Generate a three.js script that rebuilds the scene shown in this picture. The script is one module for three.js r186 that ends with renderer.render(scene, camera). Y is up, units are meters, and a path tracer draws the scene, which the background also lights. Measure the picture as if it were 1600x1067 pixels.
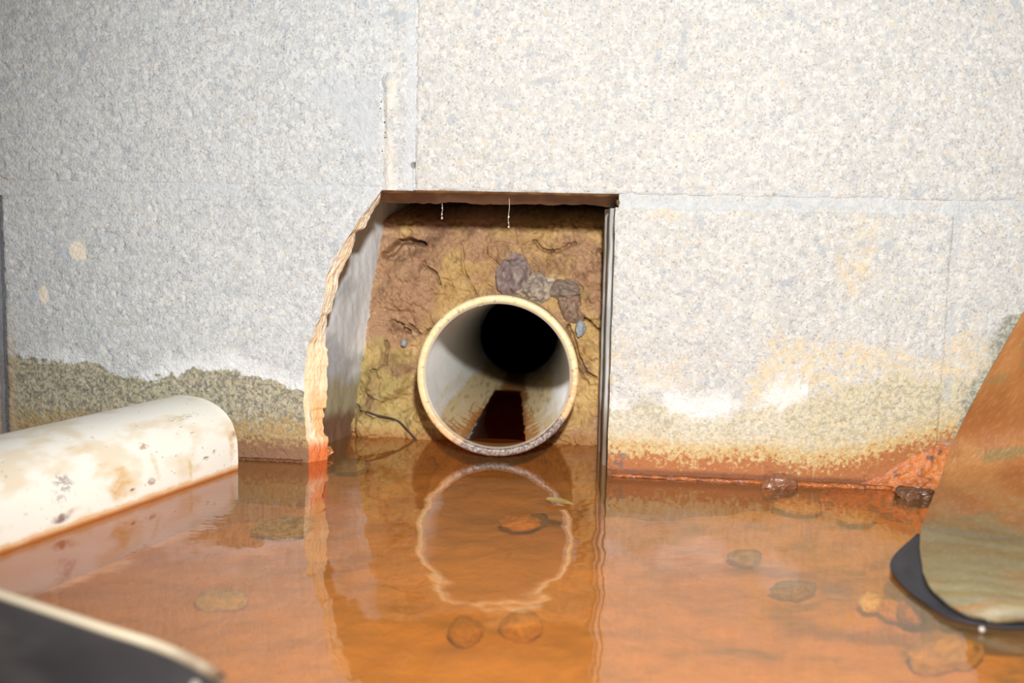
import * as THREE from 'three';
import { mergeGeometries, mergeVertices, toCreasedNormals } from 'three/addons/utils/BufferGeometryUtils.js';

// ------------------------------------------------------------------ camera, light, exposure
const scene = new THREE.Scene();
scene.background = new THREE.Color(0x000000);
const V = (x, y, z) => new THREE.Vector3(x, y, z);
const camera = new THREE.PerspectiveCamera(2 * Math.atan(533.5 / 1600) * 180 / Math.PI, 1600 / 1067, 0.02, 20);
camera.position.set(0, 0.16567, 0.6749);
camera.rotation.order = 'YXZ';
camera.rotation.set(-6.48634 * Math.PI / 180, 5.43655 * Math.PI / 180, 1.25342 * Math.PI / 180);
camera.focus = 0.70;
camera.userData.fStop = 6.5;
scene.add(camera);

const renderer = new THREE.WebGLRenderer({ antialias: true });
renderer.toneMapping = THREE.LinearToneMapping;
renderer.toneMappingExposure = 1.0;
renderer.shadowMap.enabled = true;
renderer.shadowMap.type = THREE.PCFSoftShadowMap;

// the photographer's flash, above and to the right of the lens
const flash = new THREE.SpotLight(0xfffdf8, 2.3, 0, 50 * Math.PI / 180, 0.7, 2);
flash.name = 'flash_light';
flash.position.set(0.028, 0.305, 0.67);
flash.target.position.set(0.02, 0.135, 0);
flash.castShadow = true;
flash.shadow.radius = 0.7;
flash.shadow.mapSize.set(2048, 2048);
flash.shadow.camera.near = 0.05;
flash.shadow.camera.far = 4;
scene.add(flash, flash.target);

// ------------------------------------------------------------------ noise and helpers
function hash2(x, y, s) {
  let h = Math.imul(x | 0, 374761393) ^ Math.imul(y | 0, 668265263) ^ Math.imul(s | 0, 2147483647 - 1540483477);
  h = Math.imul(h ^ (h >>> 13), 1274126177);
  h = Math.imul(h ^ (h >>> 15), 2246822519);
  return ((h ^ (h >>> 16)) >>> 0) / 4294967296;
}
function vn(x, y, s = 0) {                       // value noise 0..1
  const xi = Math.floor(x), yi = Math.floor(y), fx = x - xi, fy = y - yi;
  const u = fx * fx * (3 - 2 * fx), v = fy * fy * (3 - 2 * fy);
  const a = hash2(xi, yi, s), b = hash2(xi + 1, yi, s), c = hash2(xi, yi + 1, s), d = hash2(xi + 1, yi + 1, s);
  return a + (b - a) * u + (c - a) * v + (a - b - c + d) * u * v;
}
function fbm(x, y, s = 0, n = 4) {               // -1..1
  let t = 0, a = 1, w = 0;
  for (let k = 0; k < n; k++) { t += a * (vn(x, y, s + k * 17) * 2 - 1); w += a; a *= 0.5; x = x * 2.03 + 5.1; y = y * 2.03 + 1.7; }
  return t / w;
}
function vn3(x, y, z, s) { const zi = Math.floor(z), f = z - zi, w = f * f * (3 - 2 * f); return vn(x + zi * 37.3, y + zi * 11.9, s) * (1 - w) + vn(x + (zi + 1) * 37.3, y + (zi + 1) * 11.9, s) * w; }
function fbm3(x, y, z, s, n = 4) { let t = 0, a = 1, w = 0; for (let k = 0; k < n; k++) { t += a * (vn3(x, y, z, s + k * 13) * 2 - 1); w += a; a *= 0.5; x *= 2.05; y *= 2.05; z *= 2.05; } return t / w; }
function worley(x, y, s) {                        // [nearest, second nearest, id]
  const xi = Math.floor(x), yi = Math.floor(y); let f1 = 9, f2 = 9, id = 0;
  for (let j = -1; j < 2; j++) for (let i = -1; i < 2; i++) {
    const a = xi + i, b = yi + j, dx = a + hash2(a, b, s) - x, dy = b + hash2(a, b, s + 7) - y, d = Math.hypot(dx, dy);
    if (d < f1) { f2 = f1; f1 = d; id = hash2(a, b, s + 13); } else if (d < f2) f2 = d;
  }
  return [f1, f2, id];
}
const clamp = (x, a = 0, b = 1) => Math.min(b, Math.max(a, x));
const sst = (a, b, x) => { const t = clamp((x - a) / (b - a)); return t * t * (3 - 2 * t); };
const mix = (a, b, t) => a + (b - a) * t;
const mix3 = (a, b, t) => [mix(a[0], b[0], t), mix(a[1], b[1], t), mix(a[2], b[2], t)];
const mul3 = (a, k) => [a[0] * k, a[1] * k, a[2] * k];
function pl(x, pts) { if (x <= pts[0][0]) return pts[0][1]; for (let k = 1; k < pts.length; k++) if (x <= pts[k][0]) { const [a, b] = pts[k - 1], [c, d] = pts[k]; return b + (d - b) * (x - a) / (c - a); } return pts[pts.length - 1][1]; }
const toS = (c) => { c = clamp(c); return 255 * (c <= 0.0031308 ? 12.92 * c : 1.055 * Math.pow(c, 1 / 2.4) - 0.055); };
function segDist(px, py, pts) {                   // distance to a polyline, and how far along it (0..1)
  let best = 9, at = 0;
  for (let k = 1; k < pts.length; k++) {
    const [ax, ay] = pts[k - 1], [bx, by] = pts[k], dx = bx - ax, dy = by - ay, t = clamp(((px - ax) * dx + (py - ay) * dy) / (dx * dx + dy * dy));
    const d = Math.hypot(px - ax - dx * t, py - ay - dy * t);
    if (d < best) { best = d; at = (k - 1 + t) / (pts.length - 1); }
  }
  return [best, at];
}
let seed = 12345;
const rnd = () => { seed = (Math.imul(seed, 1664525) + 1013904223) >>> 0; return seed / 4294967296; };

function dataTex(w, h, f, srgb, wrap = THREE.RepeatWrapping) {  // f(u, v) -> linear [r,g,b] or a height 0..1
  const d = new Uint8Array(w * h * 4);
  for (let j = 0, k = 0; j < h; j++) for (let i = 0; i < w; i++, k += 4) {
    const c = f((i + 0.5) / w, (j + 0.5) / h);
    if (srgb) { d[k] = toS(c[0]); d[k + 1] = toS(c[1]); d[k + 2] = toS(c[2]); } else d[k] = d[k + 1] = d[k + 2] = clamp(c) * 255;
    d[k + 3] = 255;
  }
  const t = new THREE.DataTexture(d, w, h, THREE.RGBAFormat, THREE.UnsignedByteType);
  t.magFilter = THREE.LinearFilter; t.minFilter = THREE.LinearMipmapLinearFilter; t.generateMipmaps = true;
  t.wrapS = t.wrapT = wrap;
  if (srgb) t.colorSpace = THREE.SRGBColorSpace;
  t.needsUpdate = true;
  return t;
}
const std = (o) => new THREE.MeshStandardMaterial({ roughness: 0.9, metalness: 0, ...o });
const used = {};
function numbered(n) { used[n] = (used[n] ?? -1) + 1; return used[n] ? `${n}_${String(used[n]).padStart(3, '0')}` : n; }
function mesh(name, geo, mat, parent) {
  const m = new THREE.Mesh(geo, mat);
  m.castShadow = m.receiveShadow = true;
  if (parent) { parent.userData.names ??= {}; const c = parent.userData.names; c[name] = (c[name] ?? -1) + 1; m.name = c[name] ? `${name}_${String(c[name]).padStart(3, '0')}` : name; parent.add(m); } else { m.name = numbered(name); scene.add(m); }
  return m;
}
function tag(o, label, category, group, kind) { if (label) o.userData.label = label; if (category) o.userData.category = category; if (group) o.userData.group = group; if (kind) o.userData.kind = kind; return o; }
function base(name, pos) { const g = new THREE.Group(); g.name = numbered(name); g.position.copy(pos); scene.add(g); return g; }

// a grid surface: f(u, v) -> {p:[x,y,z], uv?:[u,v], c?:[r,g,b]}
function grid(nu, nv, f, flip = false, skip) {
  const P = [], U = [], C = [], I = []; let hasC = false;
  for (let j = 0; j <= nv; j++) for (let i = 0; i <= nu; i++) {
    const r = f(i / nu, j / nv, i, j);
    P.push(r.p[0], r.p[1], r.p[2]); U.push(...(r.uv ?? [r.p[0], r.p[1]]));
    if (r.c) { hasC = true; C.push(r.c[0], r.c[1], r.c[2]); }
  }
  const w = nu + 1;
  for (let j = 0; j < nv; j++) for (let i = 0; i < nu; i++) {
    if (skip && skip(i, j)) continue;
    const a = j * w + i, b = a + 1, c = a + w, d = c + 1;
    if (flip) I.push(a, c, b, b, c, d); else I.push(a, b, c, b, d, c);
  }
  const g = new THREE.BufferGeometry();
  g.setAttribute('position', new THREE.Float32BufferAttribute(P, 3));
  g.setAttribute('uv', new THREE.Float32BufferAttribute(U, 2));
  if (hasC) g.setAttribute('color', new THREE.Float32BufferAttribute(C, 3));
  g.setIndex(I); g.computeVertexNormals();
  return g;
}

// ------------------------------------------------------------------ the block wall: colour and relief of its face, in metres
const WX0 = -0.46, WW = 0.76, WY0 = -0.03, WH = 0.36;
const LB = [[-0.46, 0.069], [-0.4154, 0.0674], [-0.3546, 0.0627], [-0.3177, 0.0551], [-0.2626, 0.0637], [-0.2085, 0.0502], [-0.19, 0.05]];
const RB = [[0.003, 0.0452], [0.026, 0.0525], [0.064, 0.0433], [0.0969, 0.0489], [0.1446, 0.066], [0.1843, 0.0757], [0.2211, 0.0704], [0.3, 0.06]];
const RUST = [[0.0, 0.0165], [0.06, 0.0135], [0.107, 0.0165], [0.13, 0.012], [0.145, 0.0125], [0.16, 0.016], [0.19, 0.027], [0.22, 0.036], [0.30, 0.036]];
function wallColor(x, y) {
  const g1 = vn(x * 420, y * 420, 1), g2 = vn(x * 900, y * 900, 2), g3 = vn(x * 210, y * 210, 3), fine = vn(x * 1600, y * 1600, 9), lo = fbm(x * 14, y * 14, 4, 4);
  const left = x < -0.14;
  const [f1, f2, id] = worley(x * 360 + 0.8 * (g3 - 0.5), y * 360 + 0.8 * (g1 - 0.5), 7);
  let c = left ? [0.55, 0.575, 0.595] : [0.57, 0.565, 0.55];
  if (y > 0.18 && x > -0.152 && x < -0.13) c = [0.56, 0.57, 0.575];
  c = mul3(c, 1 + 0.05 * lo + 0.10 * (g3 - 0.5));
  c = mul3(c, 1 + 0.16 * (id - 0.5));
  // aggregate: blue-grey, tan and pale grains, dark pores between them
  const ag = g1 * 0.6 + g2 * 0.4;
  const gm = 0.5 * g1 + 0.5 * fbm(x * 240, y * 240, 35, 4);
  c = mix3(c, [0.42, 0.45, 0.48], 0.50 * sst(0.22, 0.62, gm));
  c = mix3(c, [0.27, 0.27, 0.27], 0.55 * sst(0.20, 0.04, f2 - f1) * sst(0.46, 0.72, vn(x * 300, y * 300, 21) * 0.5 + fine * 0.5));
  c = mix3(c, [0.24, 0.23, 0.23], 0.6 * sst(0.68, 0.80, g2 * 0.5 + fine * 0.5));
  c = mix3(c, [0.74, 0.725, 0.69], 0.5 * sst(0.15, 0.5, fbm(x * 420 + 9, y * 420, 5, 3)));
  c = mix3(c, [0.62, 0.53, 0.40], (left ? 0.25 : 0.45) * sst(0.25, 0.6, fbm(x * 300, y * 300 + 7, 6, 3)));
  c = mix3(c, [0.36, 0.40, 0.45], 0.55 * sst(0.50, 0.62, fbm(x * 120, y * 120, 31, 3)));
  // mortar in the bed joint, a little bluer and smoother
  const bed = sst(0.0062, 0.0042, Math.abs(y - (left ? 0.186 : 0.1835) - 0.0018 * fbm(x * 60, 1, 8, 3)) - 0.004 * fbm(x * 110, y * 110, 8, 4));
  c = mix3(c, mul3([0.52, 0.56, 0.60], 0.88 + 0.24 * g1), 0.52 * bed * sst(-0.5, 0.2, fbm(x * 34, y * 70, 36, 4)));
  // smooth grey smear left of the head joint, pale mortar along it
  const sm = sst(0, 0.013, Math.min(x + 0.206 + 0.022 * fbm(x * 50, y * 50, 11, 5) - Math.max(0, 0.247 - y) * 0.75, -0.150 - x, y - 0.206 + 0.01 * fbm(x * 40, y * 40, 12, 3), 0.263 - y + 0.006 * fbm(x * 60, y * 60, 12, 3)));
  c = mix3(c, mul3([0.51, 0.535, 0.575], 0.92 + 0.16 * g1), 0.7 * sm);
  if (y > 0.187) {
    const jx = x + 0.1475 + 0.003 * fbm(3, y * 40, 13, 3), wj = 0.0048 + 0.004 * fbm(y * 55, x * 70, 14, 4);
    c = mix3(c, mul3([0.72, 0.67, 0.59], 0.90 + 0.2 * g1), 0.62 * sst(-0.3, 0.15, fbm(x * 110, y * 60, 45, 4) + 0.12) * sst(wj + 0.0015, wj - 0.0025, Math.abs(jx)) * sst(0.263, 0.256, y + 0.004 * fbm(x * 100, y * 100, 15, 2)) );
    c = mix3(c, [0.56, 0.60, 0.65], 0.5 * sst(0.0045, 0.002, Math.abs(x + 0.1345 + 0.002 * fbm(x * 90, y * 50, 16, 4))));
  }
  // two knocked-off mortar splashes on the lower left block, with painted shadows
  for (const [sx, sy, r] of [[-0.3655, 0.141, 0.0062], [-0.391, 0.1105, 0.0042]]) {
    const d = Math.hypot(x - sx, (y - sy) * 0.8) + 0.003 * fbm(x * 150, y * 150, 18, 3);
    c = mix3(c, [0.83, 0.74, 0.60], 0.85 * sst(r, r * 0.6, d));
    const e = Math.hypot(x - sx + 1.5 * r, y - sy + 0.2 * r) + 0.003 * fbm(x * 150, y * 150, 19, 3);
    c = mix3(c, [0.45, 0.50, 0.58], 0.7 * sst(r, r * 0.5, e) * (1 - sst(r, r * 0.6, d)));  // blue-grey cast shadow of the splash, painted to its left
  }
  const w1 = fbm(x * 70, y * 70, 22, 4), w2 = fbm(x * 260, y * 260, 23, 3), gr = 0.009 * fbm(x * 520, y * 520, 38, 3) + (fine - 0.5) * 0.004;
  if (y < 0.178) {
    if (left) {
      const yb = pl(x, LB) + 0.0055 * w1 + 0.004 * w2;
      const ef = sst(0.016, 0.002, y - yb) * sst(0.1, 0.55, fbm(x * 30, y * 30, 24, 3) + 0.35 + (x > -0.225 ? 0.5 : 0));
      c = mix3(c, [0.80, 0.82, 0.84], 0.6 * ef);
      const wet = sst(-0.0008, 0.0012, yb - y);
      const sp = vn(x * 1100, y * 1100, 25) * 0.6 + vn(x * 600, y * 600, 39) * 0.4;
      let d = mix3([0.17, 0.155, 0.115], [0.46, 0.41, 0.27], sst(0.25, 0.75, sp * 0.5 + 0.5 * (0.5 + 0.7 * fbm(x * 620, y * 620, 37, 3))));
      d = mix3(d, [0.52, 0.50, 0.42], 0.7 * sst(0.62, 0.75, vn(x * 500, y * 500, 26) * 0.6 + fine * 0.4));
      d = mix3(d, [0.40, 0.24, 0.055], 0.75 * sst(-0.006, 0.006, 0.026 + 0.006 * w1 + gr * 1.5 - y));
      d = mix3(d, [0.21, 0.085, 0.03], 0.9 * sst(-0.003, 0.003, 0.0145 + 0.003 * w1 + gr - y));
      c = mix3(c, d, 0.94 * wet);
      if (x < -0.408) { const k = sst(-0.411, -0.416, x + 0.002 * w2); c = mix3(c, [0.46, 0.35, 0.23], 0.6 * k * sst(0.11, 0.05, y + 0.01 * w1)); c = mix3(c, [0.16, 0.17, 0.20], 0.85 * sst(-0.4192, -0.4208, x) * sst(-0.4268, -0.4250, x)); }
    } else {
      const yst = sst(0.05, 0.42, fbm(x * 26, y * 26, 27, 4) + 0.55 * sst(0.15, 0.05, y) + 0.25 * sst(0.02, 0.16, x) - 0.30);
      c = mix3(c, mul3([0.68, 0.52, 0.28], 0.9 + 0.3 * g1), 0.62 * yst * sst(0.30, 0.70, vn(x * 760, y * 760, 28) * 0.5 + (0.5 + 0.6 * fbm(x * 300, y * 300, 40, 4)) * 0.5));
      const yb = pl(x, RB) + 0.006 * w1 + 0.004 * w2;
      const ef = sst(0.022, 0.002, y - yb) * sst(0.0, 0.4, fbm(x * 32, y * 32, 29, 3) + (x < 0.08 ? 0.45 : x < 0.13 ? 0.2 : -0.3));
      c = mix3(c, [0.82, 0.83, 0.84], 0.65 * ef);
      const wet = sst(-0.004, 0.005, yb - y + 0.004 * fbm(x * 480, y * 480, 44, 3));
      const sp = vn(x * 1100, y * 1100, 25) * 0.6 + vn(x * 600, y * 600, 39) * 0.4;
      let d = mix3([0.33, 0.29, 0.18], [0.62, 0.555, 0.385], sst(0.2, 0.7, sp * 0.5 + 0.5 * (0.5 + 0.7 * fbm(x * 620, y * 620, 37, 3))));
      const top = pl(x, RUST);
      d = mix3(d, [0.60, 0.40, 0.14], 0.78 * sst(-0.009, 0.009, top + 0.0115 + 0.003 * w1 + gr * 1.5 - y));
      d = mix3(d, [0.37, 0.105, 0.02], 0.92 * sst(-0.0065, 0.005, top + 0.0015 * w1 + gr * 1.4 - y));
      d = mix3(d, [0.12, 0.10, 0.10], 0.7 * sst(0.62, 0.72, vn(x * 450, y * 450, 33)) * sst(0.02, 0.014, y + Math.max(0, x - 0.013) * 1.6));
      d = mix3(d, [0.17, 0.05, 0.012], 0.85 * sst(-0.0015, 0.0015, 0.0055 + 0.001 * w1 - y));
      c = mix3(c, d, (0.70 + 0.26 * sst(0.004, -0.006, y - pl(x, RUST) - 0.0115)) * wet);
      const dp = pl(y, [[0.030, 0.2222], [0.0498, 0.2265], [0.0716, 0.2298], [0.0897, 0.2405], [0.1135, 0.2455], [0.1165, 0.2555], [0.119, 0.2655]]);
      if (y > 0.03) c = mix3(c, mix3([0.20, 0.205, 0.17], [0.46, 0.455, 0.37], sst(0.25, 0.75, 0.5 * g1 + 0.5 * vn(x * 1000, y * 1000, 25))), 0.82 * sst(-0.002, 0.003, x - dp - 0.005 * w1 - 0.003 * w2) * sst(0.1205, 0.117, y + 0.004 * w1));
      const v = Math.abs(x - 0.2175) + 0.003 * w2; c = mix3(c, [0.46, 0.49, 0.52], 0.55 * sst(0.004, 0.001, v) * sst(-0.1, 0.35, fbm(4, y * 45, 34, 2)));
    }
  }
  return c;
}
function wallBump(x, y) {
  const g1 = vn(x * 420, y * 420, 1), g3 = vn(x * 210, y * 210, 3), [f1, f2, id] = worley(x * 360 + 0.8 * (g3 - 0.5), y * 360 + 0.8 * (g1 - 0.5), 7);
  return 0.35 + 0.35 * sst(0.02, 0.3, f2 - f1) + 0.15 * id + 0.2 * fbm(x * 700, y * 700, 41, 2);
}
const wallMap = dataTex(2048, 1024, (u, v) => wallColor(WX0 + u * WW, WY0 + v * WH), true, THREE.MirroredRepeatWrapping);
const wallRelief = dataTex(2048, 1024, (u, v) => wallBump(WX0 + u * WW, WY0 + v * WH), false, THREE.MirroredRepeatWrapping);
const wuv = (x, y) => [(x - WX0) / WW, (y - WY0) / WH];
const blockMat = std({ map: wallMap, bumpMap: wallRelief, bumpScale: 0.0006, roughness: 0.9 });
const tileBump = dataTex(512, 512, (u, v) => 0.5 + 0.5 * (0.6 * fbm(u * 40, v * 40, 51, 4) + 0.4 * fbm(u * 90, v * 90, 52, 2)), false);
const tileGrey = dataTex(512, 512, (u, v) => mul3([0.36, 0.38, 0.40], 0.85 + 0.35 * fbm(u * 9, v * 9, 53, 5) + 0.2 * (vn(u * 160, v * 160, 54) - 0.5)), true);
const concreteMat = std({ map: tileGrey, bumpMap: tileBump, bumpScale: 0.001, roughness: 0.9 });

function dz(x, y) {                                // the moulded block face: grain, pits, slight waves
  return 0.0005 * (vn(x * 430, y * 430, 61) - 0.5) + 0.0003 * fbm(x * 200, y * 200, 62, 2) + 0.0005 * fbm(x * 25, y * 25, 63, 3) - 0.0008 * sst(0.78, 0.9, vn(x * 300, y * 300, 64));
}
// a block: fine front face with worn arrises, and sides running back into the wall
function blockGeo(x0, x1, y0, y1, depth, step, opt = {}) {
  const L = typeof x0 === 'function' ? x0 : () => x0, Rr = typeof x1 === 'function' ? x1 : () => x1;
  const nu = Math.max(4, Math.round((Rr((y0 + y1) / 2) - L((y0 + y1) / 2)) / step)), nv = Math.max(4, Math.round((y1 - y0) / step)), r = 0.0022;
  const at = (u, v) => {
    const y = mix(y0, y1, v), xa = L(y), xb = Rr(y), x = mix(xa, xb, u);
    const e = Math.min(x - xa, opt.broken ? 1 : xb - x, y - y0, y1 - y) + 0.0006 * fbm(x * 120, y * 120, 65, 3);
    const k = clamp(1 - e / r) * (0.7 + 0.6 * vn(x * 90, y * 90, 67));
    return [x, y, (step > 0.01 ? 0 : dz(x, y)) - r * 0.5 * k * k];
  };
  const uv = opt.clean ? (x, y) => wuv(x, 0.19 + 0.13 * (y - y0) / (y1 - y0)) : wuv;
  const parts = [grid(nu, nv, (u, v) => { const p = at(u, v); return { p, uv: uv(p[0], p[1]) }; })];
  const side = (n, f, flip) => parts.push(grid(n, 2, (a, b) => { const p = f(a); return { p: [p[0], p[1], mix(p[2], -depth, b)], uv: uv(p[0] + 0.1 * b * depth * 8, p[1]) }; }, flip));
  side(nu, (a) => at(a, 1), false); side(nu, (a) => at(a, 0), true); side(nv, (a) => at(0, a), false);
  if (!opt.broken) side(nv, (a) => at(1, a), true);
  return mergeGeometries(parts);
}

const wall = base('wall_back', V(0, 0, 0));
tag(wall, 'grey concrete block wall with rust stained foot and a broken hole around the drain pipe', null, null, 'structure');
const FINE = 0.0011;
// the two blocks in view of the upper course
mesh('concrete_block', blockGeo(-0.5485, (y) => -0.1525 + 0.0010 * fbm(2, y * 70, 66, 3), 0.1885, 0.386, 0.19, FINE), blockMat, wall);
mesh('concrete_block', blockGeo(-0.1308, 0.2665, 0.1872, 0.386, 0.19, FINE), blockMat, wall);
// lower left block: its right end is broken away, showing the thickness of the face shell
const EO = [[-0.02, -0.2035], [0.0035, -0.2032], [0.0325, -0.2059], [0.0547, -0.2067], [0.0812, -0.2031], [0.1, -0.1955], [0.1099, -0.1929], [0.1294, -0.1907], [0.1446, -0.1833], [0.1662, -0.1689], [0.1812, -0.1577], [0.1865, -0.1545], [0.190, -0.153]];
const EI = [[-0.02, -0.1940], [0.004, -0.1930], [0.0319, -0.1934], [0.0688, -0.1934], [0.09, -0.1922], [0.1067, -0.1905], [0.1309, -0.1840], [0.1505, -0.1743], [0.1660, -0.1655], [0.1815, -0.157], [0.19, -0.154]];
const edgeOut = (y) => pl(y, EO) + 0.0011 * fbm(y * 160, 3, 71, 4);
const edgeIn = (y) => pl(y, EI) + 0.0015 * fbm(y * 190, 5, 72, 4) - 0.0028 * sst(0.62, 0.75, vn(y * 95, 2, 74));
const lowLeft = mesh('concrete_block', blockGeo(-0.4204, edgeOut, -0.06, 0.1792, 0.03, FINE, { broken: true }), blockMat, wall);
// broken face of the shell: raw, pale and iron stained
function rawColor(x, y, t) {
  const n = fbm(y * 60 + t * 2, t * 3 + 1, 75, 4), g = vn(y * 900, t * 40, 76);
  let c = mix3([0.92, 0.82, 0.66], [0.92, 0.70, 0.46], sst(-0.25, 0.45, n + 0.5 * sst(0.16, 0.05, y) - 0.1));
  c = mix3(c, [0.66, 0.42, 0.20], 0.5 * sst(0.55, 0.85, 0.5 * g + 0.5 * vn(y * 500, t * 9, 80)));
  c = mix3(c, [0.86, 0.45, 0.18], 0.75 * sst(-0.01, 0.012, 0.044 + 0.012 * n - y) * sst(-0.3, 0.3, t - 0.3 + n));
  return mix3(c, [0.70, 0.15, 0.03], 0.9 * sst(-0.006, 0.006, 0.013 + 0.004 * n - y));
}
const rawFace = grid(44, 330, (u, v) => {
  const y = mix(-0.06, 0.1885, v), a = edgeOut(y), b = edgeIn(y), k = Math.sin(Math.PI * u);
  const x = mix(a, b, u) + 0.0008 * k * fbm(y * 130, u * 5, 77, 4) + 0.0005 * k * fbm(y * 420, u * 16, 78, 2);
  const z = mix(dz(a, y), -0.012, u) + 0.0015 * k * fbm(y * 90, u * 4, 79, 4);
  return { p: [x, y, z], c: rawColor(x, y, u), uv: [y * 4, u * 0.12] };
}, true);
const rawBack = grid(6, 330, (u, v) => { const y = mix(-0.06, 0.1885, v), b = edgeIn(y), z = -0.012 + 0.0015 * Math.sin(Math.PI) ; return { p: [b - 0.010 * u, y, mix(z, -0.032, u)], c: mul3(rawColor(b, y, 1), 0.9), uv: [y * 4, 0.12 + u * 0.1] }; }, true);
const rawMat = std({ vertexColors: true, bumpMap: tileBump, bumpScale: 0.0012, roughness: 0.85 });
tag(mesh('broken_edge', mergeGeometries([rawFace, rawBack]), rawMat, lowLeft), 'raw peach coloured broken edge of the block shell');
// inner web of that block, seen through the opening: smeared grey and damp
const web = grid(90, 150, (u, v) => {
  const y = mix(-0.06, 0.19, v), z = mix(-0.029, -0.19, u), round = 0.016 * Math.pow(1 - clamp(u / 0.16), 2);
  const x = mix(-0.2165, -0.171, u) - round + 0.0016 * fbm(z * 40, y * 22, 81, 4) + 0.0006 * fbm(z * 200, y * 90, 82, 3);
  const n = fbm(z * 26 + y * 20, y * 34, 83, 5), st = fbm(z * 90 + y * 50, y * 14, 84, 4);
  let c = mix3([0.62, 0.65, 0.68], [0.80, 0.83, 0.86], sst(-0.4, 0.5, st));
  c = mix3(c, [0.34, 0.36, 0.38], 0.8 * sst(0.05, 0.5, n + sst(0.11, 0.04, y) - 0.35));
  c = mix3(c, [0.30, 0.25, 0.11], 0.75 * sst(-0.01, 0.01, 0.045 + 0.02 * n - y));
  c = mix3(c, [0.16, 0.075, 0.04], 0.9 * sst(-0.006, 0.006, 0.02 + 0.01 * n - y));
  return { p: [x, y, z], c, uv: [z * 4, y * 4] };
}, true);
tag(mesh('inner_web', web, std({ vertexColors: true, bumpMap: tileBump, bumpScale: 0.0006, roughness: 0.75 }), lowLeft), 'smooth grey inner web of the broken block');
// lower right block, whole, with its grooved end towards the opening
const lowRight = mesh('concrete_block', blockGeo((y) => 0.0016 + 0.0005 * fbm(1, y * 90, 85, 3), 0.2145, -0.06, 0.1785, 0.012, FINE), blockMat, wall);
function endProfile() {                              // plan section of the block end, from the face back into the wall
  const pts = [[0.0022, -0.006], [0.0010, -0.020], [0.0012, -0.030], [-0.0022, -0.032], [-0.0030, -0.046], [-0.0012, -0.052], [-0.0012, -0.072], [-0.0056, -0.075], [-0.0062, -0.096], [-0.0066, -0.19]];
  return grid(pts.length * 5, 120, (u, v) => {
    const k = u * (pts.length - 1), i = Math.min(pts.length - 2, Math.floor(k)), t = k - i, y = mix(-0.06, v > 0.99 ? 0.1785 : 0.176, v);
    const x = mix(pts[i][0], pts[i + 1][0], t) + 0.0004 * fbm(y * 60, k * 2, 86, 3), z = mix(pts[i][1], pts[i + 1][1], t), n = fbm(y * 50, k, 87, 4);
    let c = mix3([0.42, 0.45, 0.46], [0.62, 0.65, 0.65], sst(-0.4, 0.4, n));
    c = mix3(c, [0.20, 0.13, 0.07], 0.85 * sst(-0.01, 0.01, 0.035 + 0.015 * n - y));
    return { p: [x, y, z], c, uv: [z * 4, y * 4] };
  });
}
tag(mesh('grooved_end', endProfile(), std({ vertexColors: true, roughness: 0.6, side: THREE.DoubleSide }), lowRight), 'grey grooved end of the block beside the opening');
// far neighbours of the lower course
mesh('concrete_block', blockGeo(-0.83, -0.4228, -0.06, 0.1792, 0.19, 0.004), blockMat, wall);
mesh('concrete_block', blockGeo(0.2205, 0.62, -0.06, 0.1785, 0.19, FINE * 2), blockMat, wall);
// mortar: bed joint left and right of the opening, head joints
function mortar(x0, x1, y0, y1, z, step, relief, ragged) {
  const nu = Math.max(3, Math.round((x1 - x0) / step)), nv = Math.max(3, Math.round((y1 - y0) / step));
  return mergeGeometries([grid(nu, nv, (u, v) => { const y = mix(y0, y1, v), x = mix(x0, ragged ? ragged(y) + 0.0004 : x1, u); return { p: [x, y, z + (relief ? relief(x, y) : 0) + 0.0006 * fbm(x * 130, y * 130, 91, 3)], uv: wuv(x, y) }; }),
    ...[[y1, false], [y0, true]].map(([y, f]) => grid(nu, 1, (u, v) => ({ p: [mix(x0, x1, u), y, mix(z, -0.03, v)], uv: wuv(mix(x0, x1, u), y) }), f)),
    ...(ragged ? [[x0, false]] : [[x0, false], [x1, true]]).map(([x, f]) => grid(nv, 1, (u, v) => ({ p: [x, mix(y0, y1, u), mix(z, -0.03, v)], uv: wuv(x, mix(y0, y1, u)) }), f))]);
}
mesh('mortar_joint', mortar(-0.62, -0.160, 0.1785, 0.1897, -0.0008, FINE, null, edgeOut), blockMat, wall);
mesh('mortar_joint', mortar(0.0035, 0.62, 0.1772, 0.1880, -0.0012, FINE, null), blockMat, wall);
for (const [x0, x1] of [[0.2662, 0.2748], [-0.5568, -0.5482]]) mesh('mortar_joint', mortar(x0, x1, 0.187, 0.386, -0.0015, 0.003, null), blockMat, wall);
mesh('mortar_joint', mortar(-0.4250, -0.4197, -0.06, 0.179, -0.0045, FINE, null), blockMat, wall);
mesh('mortar_joint', mortar(0.2138, 0.2212, -0.06, 0.178, -0.0008, FINE, null), blockMat, wall);
const ridge = (x, y) => {
  const c = -0.1478 + 0.0016 * fbm(3, y * 45, 92, 3), w = 0.0045 + 0.0012 * fbm(y * 60, 2, 93, 3), d = Math.abs(x - c) / w;
  return 0.0022 * sst(1.1, 0.1, d) * sst(0.268, 0.250, y) * (0.4 + 0.9 * vn(y * 140, x * 140, 94)) + 0.0016 * sst(0.006, 0.002, Math.hypot(x + 0.150, y - 0.2575)) - 0.010 * sst(0.0022, 0.0012, Math.hypot((x + 0.1318) * 1.2, (y - 0.2035) * 1.3) + 0.0006 * fbm(x * 400, y * 400, 46, 2)) - 0.002 * sst(0.0012, 0.0004, Math.abs(x + 0.1316 + 0.0006 * fbm(2, y * 80, 95, 2))) * sst(0.19, 0.24, 0.43 - y);
};
mesh('mortar_joint', mortar(-0.1555, -0.1303, 0.1868, 0.386, -0.0008, FINE * 0.8, ridge), blockMat, wall);
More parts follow.
